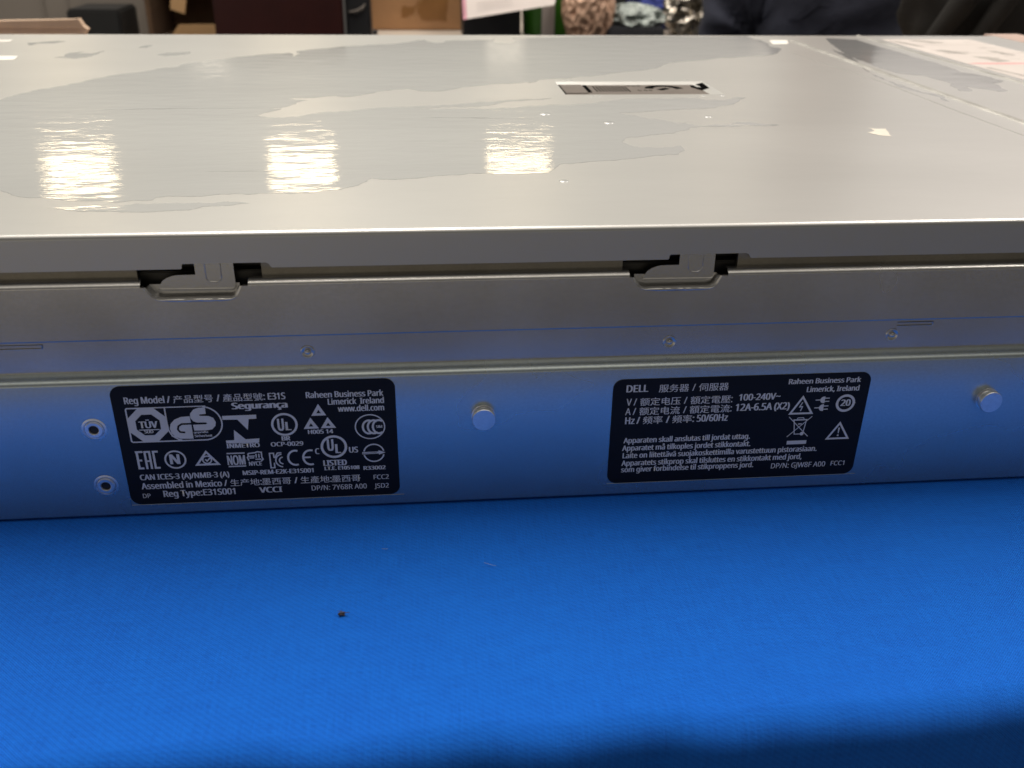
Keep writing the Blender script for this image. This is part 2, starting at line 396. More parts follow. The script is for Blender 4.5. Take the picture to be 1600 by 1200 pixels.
FILM = {
'main': [(-187.0, 181.4), (-182.2, 196.1), (-177.6, 213.6), (-170.0, 228.8), (-161.0, 247.0), (-152.1, 264.2), (-140.2, 276.4), (-136.2, 285.1), (-126.8, 291.9), (-127.4, 298.5), (-116.3, 311.3), (-102.6, 327.9), (-87.2, 339.7), (-74.9, 346.2), (-72.0, 332.2), (-69.8, 332.2), (-71.5, 351.5), (-54.8, 365.1), (-37.1, 377.9), (-12.9, 388.4), (4.6, 406.3), (10.3, 393.2), (16.2, 393.2), (18.4, 402.5), (50.9, 412.5), (51.4, 393.5), (60.3, 393.6), (63.5, 417.5), (71.9, 419.3), (107.8, 426.1), (152.8, 428.9), (197.6, 428.1), (228.4, 429.9), (229.3, 412.9), (231.1, 396.7), (227.2, 373.7), (230.0, 370.0), (215.9, 338.5), (196.0, 330.0), (175.1, 322.4), (163.7, 314.4), (147.4, 307.2), (140.7, 301.4), (131.4, 284.4), (124.2, 279.1), (113.8, 273.8), (99.7, 264.6), (83.7, 256.3), (78.2, 251.5), (70.9, 250.2), (65.3, 249.3), (58.8, 240.0), (55.2, 235.5), (54.1, 239.1), (48.4, 235.6), (40.8, 234.8), (25.5, 227.1), (17.9, 220.8), (10.5, 214.6), (-0.3, 214.9), (-5.3, 221.2), (-21.4, 209.2), (-29.3, 201.5), (-34.7, 199.7), (-37.6, 202.8), (-46.8, 198.0), (-58.7, 196.4), (-48.9, 191.7), (-55.7, 178.9), (-63.1, 171.5), (-58.2, 173.1), (-66.9, 158.5), (-61.9, 153.6), (-49.9, 154.9), (-39.9, 164.2), (-20.0, 172.1), (-7.0, 175.2), (19.7, 182.7), (47.8, 192.0), (41.2, 190.3), (61.3, 195.9), (50.8, 190.1), (40.1, 186.6), (32.9, 179.5), (19.3, 174.5), (-0.5, 171.5), (28.7, 169.0), (42.1, 172.1), (57.7, 178.8), (77.2, 181.2), (100.4, 192.7), (128.7, 194.0), (130.6, 188.2), (139.2, 188.0), (143.9, 191.7), (148.0, 195.6), (151.7, 193.5), (145.1, 184.0), (139.3, 176.8), (130.2, 169.8), (121.3, 167.2), (108.6, 165.1), (94.1, 160.4), (84.8, 160.7), (91.9, 150.6), (95.1, 146.5), (104.1, 137.1), (108.1, 137.6), (112.5, 130.9), (126.1, 134.0), (130.0, 138.4), (135.1, 138.3), (145.7, 131.9), (131.4, 130.8), (117.2, 129.8), (107.6, 128.7), (104.2, 123.0), (91.7, 116.3), (78.3, 110.8), (75.0, 103.3), (79.9, 94.6), (95.6, 96.9), (91.2, 83.0), (75.6, 78.6), (59.8, 74.3), (55.7, 72.9), (46.9, 70.8), (44.7, 65.6), (41.6, 59.2), (30.4, 58.0), (20.2, 59.6), (11.4, 57.7), (1.2, 55.3), (-5.9, 53.4), (-15.8, 55.0), (-19.6, 46.3), (-24.8, 41.7), (-42.6, 38.8), (-52.3, 37.6), (-65.1, 36.2), (-77.8, 35.7), (-78.5, 32.8), (-88.7, 30.9), (-99.1, 33.0), (-116.5, 37.9), (-125.5, 45.0), (-135.5, 51.8)],
'strip': [(-87.6, 27.0), (-82.0, 29.8), (-73.4, 29.4), (-64.9, 29.7), (-56.4, 30.4), (-49.6, 28.2), (-55.7, 26.2), (-62.0, 25.7), (-65.5, 22.1), (-73.7, 21.5), (-83.9, 20.8), (-98.9, 23.1), (-106.1, 26.1)],
's1': [(-238.9, 389.7), (-232.9, 392.0), (-223.8, 399.2), (-217.9, 396.9), (-222.3, 387.5), (-231.0, 386.5), (-232.2, 378.4)],
's2': [(-202.2, 325.3), (-197.6, 331.0), (-199.8, 344.7), (-193.1, 350.8), (-194.7, 342.0), (-186.9, 342.8), (-182.4, 354.2), (-182.9, 338.0), (-184.9, 327.2), (-189.4, 321.6)],
's3': [(-167.2, 368.0), (-165.4, 378.5), (-160.9, 378.5), (-161.7, 367.3)],
's4': [(-149.6, 338.5), (-145.1, 344.8), (-132.4, 350.0), (-132.6, 338.5), (-143.1, 332.2)],
'rightlow': [(262.4, 362.3), (261.4, 330.5), (244.0, 264.1), (239.3, 221.4), (244.2, 201.4), (243.5, 187.8), (244.5, 181.2), (250.7, 197.7), (243.6, 206.7), (242.2, 231.0), (241.6, 253.4)],
'rightup': [(280.9, 418.4), (300.0, 411.6), (300.6, 336.1), (300.4, 289.0), (297.8, 270.3), (304.4, 252.5), (306.0, 239.9), (294.4, 232.1), (289.6, 209.3), (283.6, 207.6), (275.3, 222.7), (271.5, 209.7), (265.0, 209.8), (272.5, 236.4), (269.1, 257.3), (259.0, 266.2), (259.4, 299.1), (262.1, 341.7)],
}

# ------------------------------------------------------------------ floor and tables
mb = MB(); mb.box(-4000, 4000, -2500, 6000, -812, -802)
tag(mb.build('floor', dull('floor_tiles', (.09, .085, .08), .6, .2, 3)), kind='structure')

table = empty('work_table', (0.07, 0.45, -0.80), 'low brown work table whose front half is under the blue cloth', 'table')
mb = MB(); mb.box(-800, 900, -80, 1100, -26, -1.5, 3)
mb.build('table_top', dull('table_board', (.30, .24, .19), .6), table)
for x in (-740, 840):
    for y in (-20, 1040):
        mb = MB(); mb.box(x - 22, x + 22, y - 22, y + 22, -802, -26, 3); mb.build('leg', M['steel'], table)

# blue cloth: flat on the table, rolling over its front edge
mb = MB()
xs = [-820 + 4 * i for i in range(436)]
def cloth_prof(x):
    e = -89 + 4.6 * noise.noise(Vector((x * .022, 3.3, 0))) + 3.4 * noise.noise(Vector((x * .05, 1.3, 0))) + .026 * (x - 20)
    r = 8 + 2 * noise.noise(Vector((x * .012, 9.1, 0)))
    P = []
    for y in (462, 450, 300, 150, 60, 20, 0, -12, -24, -36, -48, -58, -66, -72):
        k = .55 * noise.noise(Vector((x * .009, y * .014, 1))) + .35 * noise.noise(Vector((x * .03, y * .012, 5)))
        f = max(0, min(1, (-y + 2) / 40)) if y < 100 else 0
        P.append((y, k * f * 1.3))
    for a in range(0, 91, 9):
        P.append((e + r - r - r * math.sin(R(a)) + r * 0, -r + r * math.cos(R(a))))
    for z in (-30, -60, -120, -250, -420):
        P.append((e - r - 4 * noise.noise(Vector((x * .012, z * .01, 4))) * (-z / 100), z - r))
    return P
rows = [cloth_prof(x) for x in xs]; n = len(rows[0])
mb.add([(x, y, z) for x, r in zip(xs, rows) for y, z in r],
       [(i * n + j, (i + 1) * n + j, (i + 1) * n + j + 1, i * n + j + 1) for i in range(len(xs) - 1) for j in range(n - 1)])
tag(mb.build('tablecloth', M['cloth'], smooth=60), 'bright blue woven cloth spread under the server and hanging over the front edge', 'tablecloth')

rnd = random.Random(4)
mb = MB(); mb.lump((-24.2, -50.9, .6), (.8, .4, .45), .9, 1.6, 3, 3)
for k in range(7):
    a = rnd.uniform(0, 6.28); x, y = -24.2 + rnd.uniform(-.5, .5), -50.9 + rnd.uniform(-.3, .3)
    mb.tube([(x, y, .7), (x + math.cos(a) * 1.0, y + math.sin(a) * .7, 1.0), (x + math.cos(a + .5) * 1.8, y + math.sin(a + .5) * 1.1, .8)], .07, 5)
tag(mb.build('lint_speck', M['lint'], smooth='keep'), 'tiny dark grey lint speck on the blue cloth', 'lint')
def fibre(pts, r, label):
    mb = MB(); mb.tube([(x, y, .8) for x, y in pts], r, 5)
    tag(mb.build('fibre', M['fibre'], smooth='keep'), label, 'fibre', 'pale fibres on the blue cloth')
fibre([(-14.6, -24.1), (-13.4, -24.3), (-12.9, -24.2)], .07, 'short straight pale fibre on the cloth below the left black label')
fibre([(14.0, -32.7), (15.2, -33.4), (16.6, -34.2), (17.3, -34.4)], .06, 'slanting pale fibre on the cloth below the middle stud')

# ------------------------------------------------------------------ the server
X0, X1 = -290.0, 412.0
srv = empty('rack_server', (0.061, 0.217, 0.0), 'long silver rack server with two black side labels, its lid half covered in clear film', 'server')

# closed body behind the skins
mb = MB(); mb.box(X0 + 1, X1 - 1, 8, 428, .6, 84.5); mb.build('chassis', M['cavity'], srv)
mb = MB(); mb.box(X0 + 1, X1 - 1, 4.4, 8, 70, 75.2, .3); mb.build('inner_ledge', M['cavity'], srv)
# lower side panel with rolled top and bottom edges
prof = [(6, -.4), (1.2, -.4)] + [(1.2 + 1.2 * math.cos(R(a)), .8 + 1.2 * math.sin(R(a))) for a in range(262, 179, -12)] \
     + [(1.5 + 1.5 * math.cos(R(a)), 43.4 + 1.5 * math.sin(R(a))) for a in range(180, 119, -10)] + [(2.3, 45.6), (3.8, 45.9)]
mb = MB(); mb.extrude_x(prof, X0, X1); PROUD = (0, -.0016, .0008)
mb.build('side_panel', M['panel'], srv, 40).location = PROUD
# set-back strip
mb = MB(); mb.extrude_x([(2.0, 45.3), (2.0, 58.5)], X0, X1); strip = mb.build('recessed_strip', M['steel'], srv)
# upper side wall with two hook pockets
LX = (-61.4, 71.4)
def pocket_outline(o, d=0):
    """open-topped pocket rim, from top left round to top right, shrunk by d"""
    P = [(o - 13.6 + d, 72.25)]
    P += [(o - 12.9 + d, 70.9), (o - 11.9 + d * .8, 69.6 + d * .4)]
    P += arc(o - 9.9, 70.2 + d * .0, 1.6 - d * .35, 215, 270, 5) if d == 0 else [(o - 10.6 + d * .5, 68.8 + d), (o - 9.6 + d * .3, 68.55 + d)]
    P += [(o + 8.6, 68.5 + d)]
    c = (o + 8.6, 71.4)
    P += [(c[0] + (2.9 - d) * math.cos(R(a)), c[1] + (2.9 - d) * math.sin(R(a))) for a in (285, 300, 315, 330, 345)]
    P += [(o + 12.2 - d, 72.25)]
    return P
top = [(X0, 72.3)]
for o in LX:
    top += [(o - 14.4, 72.3), (o - 14.4, 72.25)] + pocket_outline(o) + [(o + 13.9, 72.25), (o + 13.9, 72.3)]
top += [(X1, 72.3)]
mb = MB()
mb.plate(top + [(X1, 57.4), (X0, 57.4)], .3, 1.4)
mb.extrude_x([(.3, 57.4), (.45, 57.05), (.8, 56.95), (1.4, 57.1)], X0, X1)
segs = [(X0, LX[0] - 14.4), (LX[0] + 13.9, LX[1] - 14.4), (LX[1] + 13.9, X1)]
lip = [(1.3 + 1.0 * math.cos(R(a)), 72.3 + 1.0 * math.sin(R(a))) for a in range(180, 119, -10)] + [(1.75, 73.72), (2.3, 73.85), (3.9, 73.7)]
for a, b in segs:
    mb.extrude_x(lip, a, b); mb.face_y([(a, 73.0), (a, 73.8), (a + .01, 73.8), (a + .01, 72.3)], 1.4)
wall = mb.build('upper_wall', M['steel'], srv, 35); wall.location = (0, -.0012, .00035)
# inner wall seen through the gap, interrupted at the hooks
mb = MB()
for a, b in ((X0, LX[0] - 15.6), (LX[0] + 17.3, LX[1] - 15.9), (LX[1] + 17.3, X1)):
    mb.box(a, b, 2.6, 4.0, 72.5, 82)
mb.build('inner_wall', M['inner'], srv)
def latch(o):
    mb = MB()
    A, B, Cc = pocket_outline(o), pocket_outline(o, .55), pocket_outline(o, 1.0)
    n = min(len(A), len(B))
    # resample so the three rims pair up
    def res(P, k=40):
        d = [0]
        for p, q in zip(P, P[1:]): d.append(d[-1] + math.hypot(q[0] - p[0], q[1] - p[1]))
        out = []
        for i in range(k + 1):
            t = d[-1] * i / k; j = max(0, min(len(P) - 2, next((m for m in range(len(d) - 1) if d[m + 1] >= t), len(P) - 2)))
            f = (t - d[j]) / max(1e-6, d[j + 1] - d[j])
            out.append((P[j][0] + (P[j + 1][0] - P[j][0]) * f, P[j][1] + (P[j + 1][1] - P[j][1]) * f))
        return out
    A, B, Cc = res(A), res(B), res(Cc)
    k = len(A)
    vs = [(x, .3, z) for x, z in A] + [(x, .5, z + .0) for x, z in B] + [(x, 3.0, z) for x, z in Cc]
    fs = [(i + r * k, i + 1 + r * k, i + 1 + (r + 1) * k, i + (r + 1) * k) for r in (0, 1) for i in range(k - 1)]
    mb.add(vs, fs)
    mb.plate(Cc, 3.0, 3.2)
    # a raised bead round the rim of the pocket
    mb.tube([(x, .34, z - .05) for x, z in A[6:-5]], [.1 + .36 * min(1, i / 6, (len(A[6:-5]) - 1 - i) / 6) for i in range(len(A[6:-5]))], 8)
    p = mb.build('latch_pocket', M['steel'], srv, 45); p.location = (0, -.0012, .00035)
    mb = MB()
    out = [(o + .0, 80.0), (o, 75.3), (o - 4.9, 75.25), (o - 6.2, 75.05), (o - 7.7, 74.5), (o - 8.9, 73.7), (o - 9.6, 72.7), (o - 10.1, 71.6), (o - 10.0, 71.25),
           (o + 9.4, 71.0), (o + 10.0, 71.2), (o + 10.25, 72.4), (o + 10.2, 80.0)]
    mb.plate(out, 1.2, 1.7)
    mb.tube([(o - 10.2, 1.2, 71.5), (o - 9.9, 1.1, 71.2), (o - 6, 1.1, 71.15), (o + 8.6, 1.1, 71.0), (o + 9.6, 1.1, 71.05), (o + 10.1, 1.2, 71.5)], [.12, .34, .36, .36, .34, .12], 8)
    t = mb.build('latch_hook', M['steel'], srv, 40)
    mb = MB()
    u = [(o + 2.7, 79)] + [(o + 2.7, 75)] + arc(o + 4.2, 74.7, 1.5, 180, 270, 6) + [(o + 5.3, 73.2)] + arc(o + 5.3, 74.7, 1.5, 270, 360, 6) + [(o + 6.8, 79)]
    mb.tube([(x, 1.18, z) for x, z in u], .17, 6)
    b = mb.build('raised_bead', M['steel'], t, 60)
for o in LX: latch(o)

# lid
mb = MB()
sk = [(X0, 85.6), (X0, 77.1)]
for o in LX:
    sk += [(o - 3.6, 77.1), (o - 3.2, 77.3), (o - 3.1, 78.3), (o - 2.7, 78.55), (o + 18.9, 78.55), (o + 19.7, 78.2), (o + 20.3, 77.2), (o + 20.6, 77.1)]
sk += [(X1, 77.1), (X1, 85.6)]
mb.plate(sk, .7, 1.1)
mb.extrude_x([(2.1 + 1.4 * math.cos(R(a)), 85.6 + 1.4 * math.sin(R(a))) for a in range(180, 89, -10)], X0, X1)
HX0, HX1, HY0, HY1 = 68.2, 144.2, 203.4, 240.0
gx, gy = [X0, HX0, HX1, 312.6], [2.1, HY0, HY1, 434.0]
for i in range(3):
    for j in range(3):
        if (i, j) != (1, 1): mb.add([(gx[i], gy[j], 87), (gx[i + 1], gy[j], 87), (gx[i + 1], gy[j + 1], 87), (gx[i], gy[j + 1], 87)], [(0, 1, 2, 3)])
mb.box(X0, X1, 434, 435, 60, 86.6)
# recess for the release latch: sloping walls
zb = 85.6
a = [(HX0, HY0, 87), (HX1, HY0, 87), (HX1, HY1, 87), (HX0, HY1, 87)]
b = [(HX0 + .5, HY0 + .5, zb), (HX1 - 4.2, HY0 + .5, zb), (HX1 - 6.2, HY1 - 1.6, zb), (HX0 + .5, HY1 - 1.6, zb)]
mb.add(a + b, [(0, 1, 5, 4), (1, 2, 6, 5), (2, 3, 7, 6), (3, 0, 4, 7)])
cover = mb.build('top_cover', M['lid'], srv, 35)
# second cover to the right of the split
mb = MB()
mb.face_z([(313.4, 2.1), (X1, 2.1), (X1, 434), (313.4, 434)], 87.0)
mb.box(313.4, 313.9, 2.2, 434, 84, 86.9)
mb.build('front_cover', M['lid'], srv)
# raised seams
def bead(x, w, h, y0, y1, name, mat):
    mb = MB(); mb.extrude_y([(x - w / 2 + w * i / 12, 86.95 + h * math.sin(math.pi * i / 12) ** .7) for i in range(13)], y0, y1)
    mb.lathe_z(x, y1, [(w / 2 * math.cos(R(t)), 86.95 + h * math.sin(R(t))) for t in range(0, 91, 15)], 24, cap=False)
    return mb.build(name, mat, cover, 50)
bead(251.6, 4.6, .9, 2.2, 402, 'seam_rib', M['seam'])
mb = MB(); mb.extrude_y([(309.6 + 2.8 * i / 10, 86.96 + .7 * math.sin(math.pi * i / 10) ** .6) for i in range(11)], 2.2, 434); mb.build('seam_rib', M['seam'], cover, 50)
# flat white patches on the lid, painted in place of lamp reflections
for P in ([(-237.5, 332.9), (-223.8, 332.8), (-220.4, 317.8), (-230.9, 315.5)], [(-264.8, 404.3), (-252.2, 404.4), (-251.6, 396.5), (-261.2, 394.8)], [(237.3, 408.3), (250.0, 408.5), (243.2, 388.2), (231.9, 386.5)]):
    mb = MB(); mb.face_z(P, 87.06); mb.build('painted_glint', M['glint'], cover)
# clear film clinging to parts of the lid
rnd = random.Random(11)
mb = MB()
for i, (k, pts) in enumerate(FILM.items()):
    P = jag(pts, 2.2 if k == 'main' else 1.4, rnd, 4)
    mb.face_z(P, 87.03)
    # fold lines where the film has creased
for x0, x1, y0, y1, h in ((-135, -64, 172.5, 174.5, .1), (-71, -33, 66, 65, .08), (-125, -110, 70, 69, .08), (20, 48, 150, 147, .1), (0, 30, 152, 150, .1), (-25, 40, 109, 106, .06)):
    m_ = 14
    mb.tube([(x0 + (x1 - x0) * i / m_, y0 + (y1 - y0) * i / m_ + rnd.uniform(-.4, .4), 87.0) for i in range(m_ + 1)], [.01] + [h * rnd.uniform(.4, 1.3) for _ in range(m_ - 1)] + [.01], 6)
mb.build('protective_film', M['wet'], cover, 30)
mb = MB()
mb.tube([(229.5, 341.7, 87), (237.4, 239, 87), (236.2, 157, 87), (236.5, 108.8, 87), (237, 40, 87)], .16, 6)
mb.build('film_edge', M['lid'], cover, 60)
mb = MB(); P = jag([(180.0, 125.8), (183.8, 123.1), (186.8, 123.9), (182.4, 109.1), (178.3, 111.2), (175.8, 116.5), (180.3, 120.0)], .5, rnd, 2)
mb.face_z(P, 87.06); mb.build('film_scrap', M['film_flap'], cover)
# air bubbles under the film
for i, (x, y, r) in enumerate([(45, 48.7, 1.6), (52.5, 158, 2.4), (74, 243.5, 1.0), (77, 243.5, .9), (80, 199.5, 1.0), (83.5, 199.5, 1.0), (118, 243.5, .7), (137, 243.8, .8), (133, 199.4, 1.0), (142, 199.6, 1.1), (76.5, 139, 2.2), (121, 150, 1.6)]):
    mb = MB(); mb.lathe_z(x, y, [(r * math.cos(R(t)), 87.02 + .16 * r * math.sin(R(t))) for t in range(0, 91, 18)], 20, cap=False)
    mb.build('film_bubble', M['wet'], cover, 60)
# release latch in the recess
rel = MB(); rel.face_z([(HX0 + .3, HY0 + .3), (HX1 - 4, HY0 + .3), (HX1 - 6, HY1 - 1.3), (HX0 + .3, HY1 - 1.3)], zb + .02)
rl = rel.build('release_latch', M['grey_plastic'], cover)
mb = MB(); mb.box(70, 81, 214, 238, zb, zb + .35, .1); mb.build('sliding_button', M['grey_plastic'], rl)
mb = MB(); mb.box(81.4, 83.2, 217, 237, zb, zb + .25); mb.box(68.9, 69.8, 208, 238, zb, zb + .3); mb.build('slot', M['ink'], rl)
mb = MB()
for i in range(11): mb.box(86 + i * 1.6, 86.3 + i * 1.6, 219, 234, zb, zb + .3)
mb.build('grip_ribs', M['ink'], rl)
mb = MB()
mb.ribbon([(113.3, 227.6), (114.6, 231.6), (117.5, 234.2), (121, 235), (124.5, 234), (127.3, 231), (128.9, 226.7)], 4.2, zb + .06, z_up=True)
mb.ribbon([(117.6, 223.4), (120, 225.6), (122.9, 228.2)], 3.6, zb + .06, z_up=True)
for x, y in ((104, 235), (106.5, 235), (109, 235), (107, 222), (110, 222), (112.5, 222)):
    mb.ribbon([(x, y), (x + 1, y + .6)], 2.6, zb + .06, z_up=True)
mb.build('arrow_mark', M['ink'], rl)
mb = MB()
mb.add([(135.5, 231, zb + .06), (136.6, 237.2, zb + .06), (138.6, 237.6, zb + .06), (138.4, 222, zb + .06), (142.6, 236.5, zb + .06 + 1.35), (142.4, 222.5, zb + .06 + 1.05)], [(0, 1, 2, 3), (2, 4, 5, 3)])
mb.build('key_hole', M['ink'], rl)

# service sheet on the front cover
mb = MB(); mb.face_z([(318, 414), (383, 414), (383, 120), (318, 120)], 87.08); sheet = mb.build('service_sheet', M['paper'], srv)
rnd = random.Random(8)
def patch(pts, mat, z=87.12, amp=1.2):
    q = MB(); q.face_z(jag(pts, amp, rnd, 3), z); q.build('printed_picture', mat, sheet)
patch([(320, 405), (327, 373), (330, 372), (326, 404)], M['paper_grey'])
patch([(335, 408), (345, 408), (354, 394), (344, 392)], M['paper_grey'])
patch([(327, 357), (334, 360), (341, 350), (342, 340), (333, 342)], M['paper_grey'])
patch([(362, 356), (368, 354), (369, 334), (362, 338)], M['paper_grey'])
patch([(338, 330), (347, 328), (351, 310), (341, 306)], M['paper_grey'])
patch([(318.5, 300), (326, 303), (370, 303), (370, 298), (330, 297)], M['paper_pink'], amp=.4)
patch([(321, 285), (324, 285), (328, 250), (325, 250)], M['paper_grey'], amp=.4)
for i in range(16):
    x, y = rnd.uniform(322, 372), rnd.uniform(312, 405)
    patch([(x, y), (x + 6, y), (x + 6, y - 1.2), (x, y - 1.2)], M['paper_grey'], 87.1, .2)
for y in (385, 345, 262): q = MB(); q.ribbon([(330, y), (381, y)], .7, 87.11, z_up=True); q.build('printed_rule', M['paper_grey'], sheet)
# ear flange at the far right
mb = MB(); mb.box(X1 + 1, X1 + 30, 400, 452, 60, 86.6, 1.5); mb.build('ear_flange', dull('pinkish_flange', (.42, .30, .25), .5), srv)

# fittings on the side
for z in (29.5, 10.6):
    mb = MB()
    mb.lathe_y(-95.7, z, [(3.5, -.02), (3.1, -.16), (2.95, -.16), (2.72, .05), (2.62, .05), (2.5, -.45), (2.35, -.55), (1.55, -.55), (1.38, -.42), (1.32, -.05)], 48)
    nut = mb.build('threaded_nut', M['stud'], srv, 28); nut.location = (.0006, -.0016, .0009)
    mb = MB(); mb.lathe_y(-95.7, z, [(1.36, -.06), (.01, -.06)], 32); mb.build('hole_shade_disc', M['dark'], nut)  # flat black disc painting the shade in the bore
for x, zs in ((16.0, 29.6), (173.4, 29.6)):
    mb = MB()
    mb.lathe_y(x, zs, [(3.6, 0), (2.9, -.15), (2.8, -1.3), (3.35, -1.4), (3.5, -1.55), (3.5, -2.55), (3.35, -2.75), (.01, -2.75)], 48)
    mb.build('mounting_stud', M['stud'], srv, 30).location = (-.0011 if x > 100 else -.0001, -.0016, .0009)
for x, z in ((-33.8, 51.2), (71.0, 51.2), (139.1, 51.5)):
    mb = MB()
    mb.lathe_y(x, z, [(r_, y_) for r_, y_ in [(2.1, 1.99), (1.9, 1.7), (1.65, 1.66), (1.4, 1.95), (.95, 1.97), (.85, 1.6), (.6, 1.3), (.3, 1.2), (.01, 1.18)]], 36)
    mb.build('rivet', M['steel'], srv, 60)
for x, w_ in ((-122.5, 17), (140.0, 11)):
    mb = MB(); mb.tube([(x, 1.9, 54.35), (x + w_ - .3, 1.9, 54.35), (x + w_, 1.9, 54.6), (x + w_, 1.9, 55.5)], .26, 8); mb.tube([(x + w_, 1.9, 55.45), (x, 1.9, 55.45)], .18, 8)
    mb.build('tab_slot', M['bright'], srv, 60)

# ------------------------------------------------------------------ labels
try:                                     # the sans that ships with Blender; the built-in face otherwise
    import os
    FONT = bpy.data.fonts.load(os.path.join(bpy.utils.system_resource('DATAFILES', path='fonts'), 'NotoSansHebrew-Regular.woff2'))
except Exception:
    FONT = None
def run_geo(s, cjk):
    c = bpy.data.curves.new('t', 'FONT'); c.body = s; c.size = 1; c.resolution_u = 2
    if FONT and not cjk: c.font = FONT
    o = bpy.data.objects.new('t', c); COL.objects.link(o)
    dg = bpy.context.evaluated_depsgraph_get()
    me = bpy.data.meshes.new_from_object(o.evaluated_get(dg))
    vs = [(v.co.x, v.co.y) for v in me.vertices]; fs = [tuple(p.vertices) for p in me.polygons]
    bpy.data.objects.remove(o); bpy.data.curves.remove(c); bpy.data.meshes.remove(me)
    return vs, fs
CAPH = max(v[1] for v in run_geo('H', 0)[0])
def text_geo(q, s, x0, x1, zb_, cap, bold, y):
    runs = []
    for ch in s:
        k = ord(ch) > 0x2E80
        if runs and (runs[-1][0] == k or ch == ' '): runs[-1][1] += ch
        else: runs.append([k, ch])
    pen = 0; parts = []
    for k, r in runs:
        core = r.strip(); pen += .27 * (len(r) - len(r.lstrip()))
        vs, fs = run_geo(core, k)
        a, b = min(v[0] for v in vs), max(v[0] for v in vs)
        parts.append(([(v[0] - a + pen, v[1]) for v in vs], fs, k))
        pen += b - a + .08 + .27 * (len(r) - len(r.rstrip()))
    pen -= .08
    w = (0.03, .075, .09, .115)[bold]
    kx = (x1 - x0) / (pen + w)
    for vs, fs, k in parts:
        steps = (0, .02) if k else ((0, w / 2, w) if w else (0,))
        kz = cap / (.80 if k else CAPH)
        for i, d in enumerate(steps): q.add([(x0 + (a + d) * kx, y - .006 * i, zb_ + c * kz + (.012 * cap if i == 1 and bold else 0)) for a, c in vs], fs)
YL, YP, YB = -.16, -.20, -.24            # label face, print, black over print
def ring(q, c, r, w, y=YP, rz=None): q.ribbon(arc(c[0], c[1], r, 0, 360, 48, rz)[:-1], w, y, closed=True)
def disc(q, c, r, y, n=32, rz=None): q.face_y(arc(c[0], c[1], r, 0, 360, n, rz)[:-1], y)
def label_base(x0, x1, z0, z1, name_label):
    mb = MB(); mb.plate(rrect(x0, x1, z0, z1, 3.0), YL, -.01)
    l = mb.build('regulatory_label', M['label'], srv); l['label'] = name_label; l.location = (.0003 if x0 < 0 else -.0006, -.0016, .0009)
    mb = MB()
    mb.plate([(x0 - .35, z0 - .55), (x1 + 1.2, z0 - .55), (x1 + 1.2, z0 - .32), (x0 - .12, z0 - .32), (x0 - .12, z0 + 1.8), (x0 - .35, z0 + 1.8)], -.1, -.005)
    mb.build('label_backing', M['bright'], l)
    return l
LA = label_base(-89.2, -9.85, 3.55, 43.0, 'black certification label crowded with approval marks')
q = MB(); k = MB()
for t in TEXT_A: text_geo(q, *t, YP if t[0] not in ('TÜV', 'SÜD', 'geprüfte', 'Sicherheit') else YB - .04)
# octagon mark and GS mark in one frame
q.ribbon([(-85.7, 35.6), (-85.4, 35.95)] + [(-64, 36.0)] + arc(-65.2, 30.4, 5.5, 80, -80, 20) + [(-64.6, 24.95), (-85.3, 24.95), (-85.7, 25.3)], .42, YP, closed=True)
q.ribbon([(-75.0, 35.8), (-75.0, 30.95), (-74.86, 28.5), (-74.1, 26.63), (-72.47, 25.4), (-71.5, 25.1)], .42, YP - .005)
oc = lambda r, c: [(c[0] + r / math.cos(R(22.5)) * math.cos(R(22.5 + 45 * i)), c[1] + r / math.cos(R(22.5)) * math.sin(R(22.5 + 45 * i))) for i in range(8)]
q.face_y(oc(5.35, (-80.25, 30.5)), YP - .01); q2 = MB(); q2.face_y(oc(3.35, (-80.25, 30.5)), YB); q2.build('black_octagon', M['label'], LA, 'keep')
q.ribbon([(-83.0, 28.95), (-77.3, 28.95)], .28, YB - .04)
q.face_y([(-68.42, 32.86), (-70.89, 32.75), (-72.81, 31.92), (-74.04, 30.6), (-74.46, 29.1), (-74.23, 27.56), (-73.37, 26.29), (-71.92, 25.6), (-68.28, 25.46), (-68.3, 30.07)], YP - .015)
k.ribbon([(-67.9, 30.43), (-70.96, 30.42), (-71.96, 29.76), (-72.25, 28.7), (-71.72, 27.82), (-70.32, 27.64)], .55, YB); k.build('black_slot', M['label'], LA, 'keep')
q.face_y([(-63.8, 35.57), (-65.48, 35.55), (-67.1, 35.01), (-68.18, 33.7), (-68.29, 32.35), (-67.62, 31.2), (-66.65, 30.76), (-64.19, 30.7), (-63.77, 30.37), (-64.22, 30.09), (-67.86, 30.05), (-67.71, 28.12), (-64.28, 28.07), (-62.67, 28.37), (-61.62, 29.49), (-61.38, 30.71), (-61.93, 32.1), (-63.14, 32.75), (-65.45, 32.9), (-65.8, 33.15), (-65.52, 33.35), (-63.82, 33.47)], YP - .02)
for P in ([(-59.42, 32.6), (-49.84, 32.67), (-49.86, 31.34), (-52.09, 31.28), (-52.69, 27.72), (-55.27, 31.25), (-59.45, 31.35)],
          [(-59.28, 24.45), (-56.9, 24.5), (-56.63, 27.88), (-53.67, 24.66), (-49.73, 24.8), (-49.95, 23.37), (-59.27, 23.46)]): q.face_y(P, YP)
ring(q, (-42.15, 29.1), 3.45, .68); ring(q, (-28.57, 21.05), 3.5, .75)
ring(q, (-17.66, 27.38), 4.25, .36, rz=4.0)
for i in range(3): q.ribbon(arc(-18.0 + 1.45 * i, 27.3, 1.75, 55, 305, 20, 2.2), .62, YP - .004 * i)
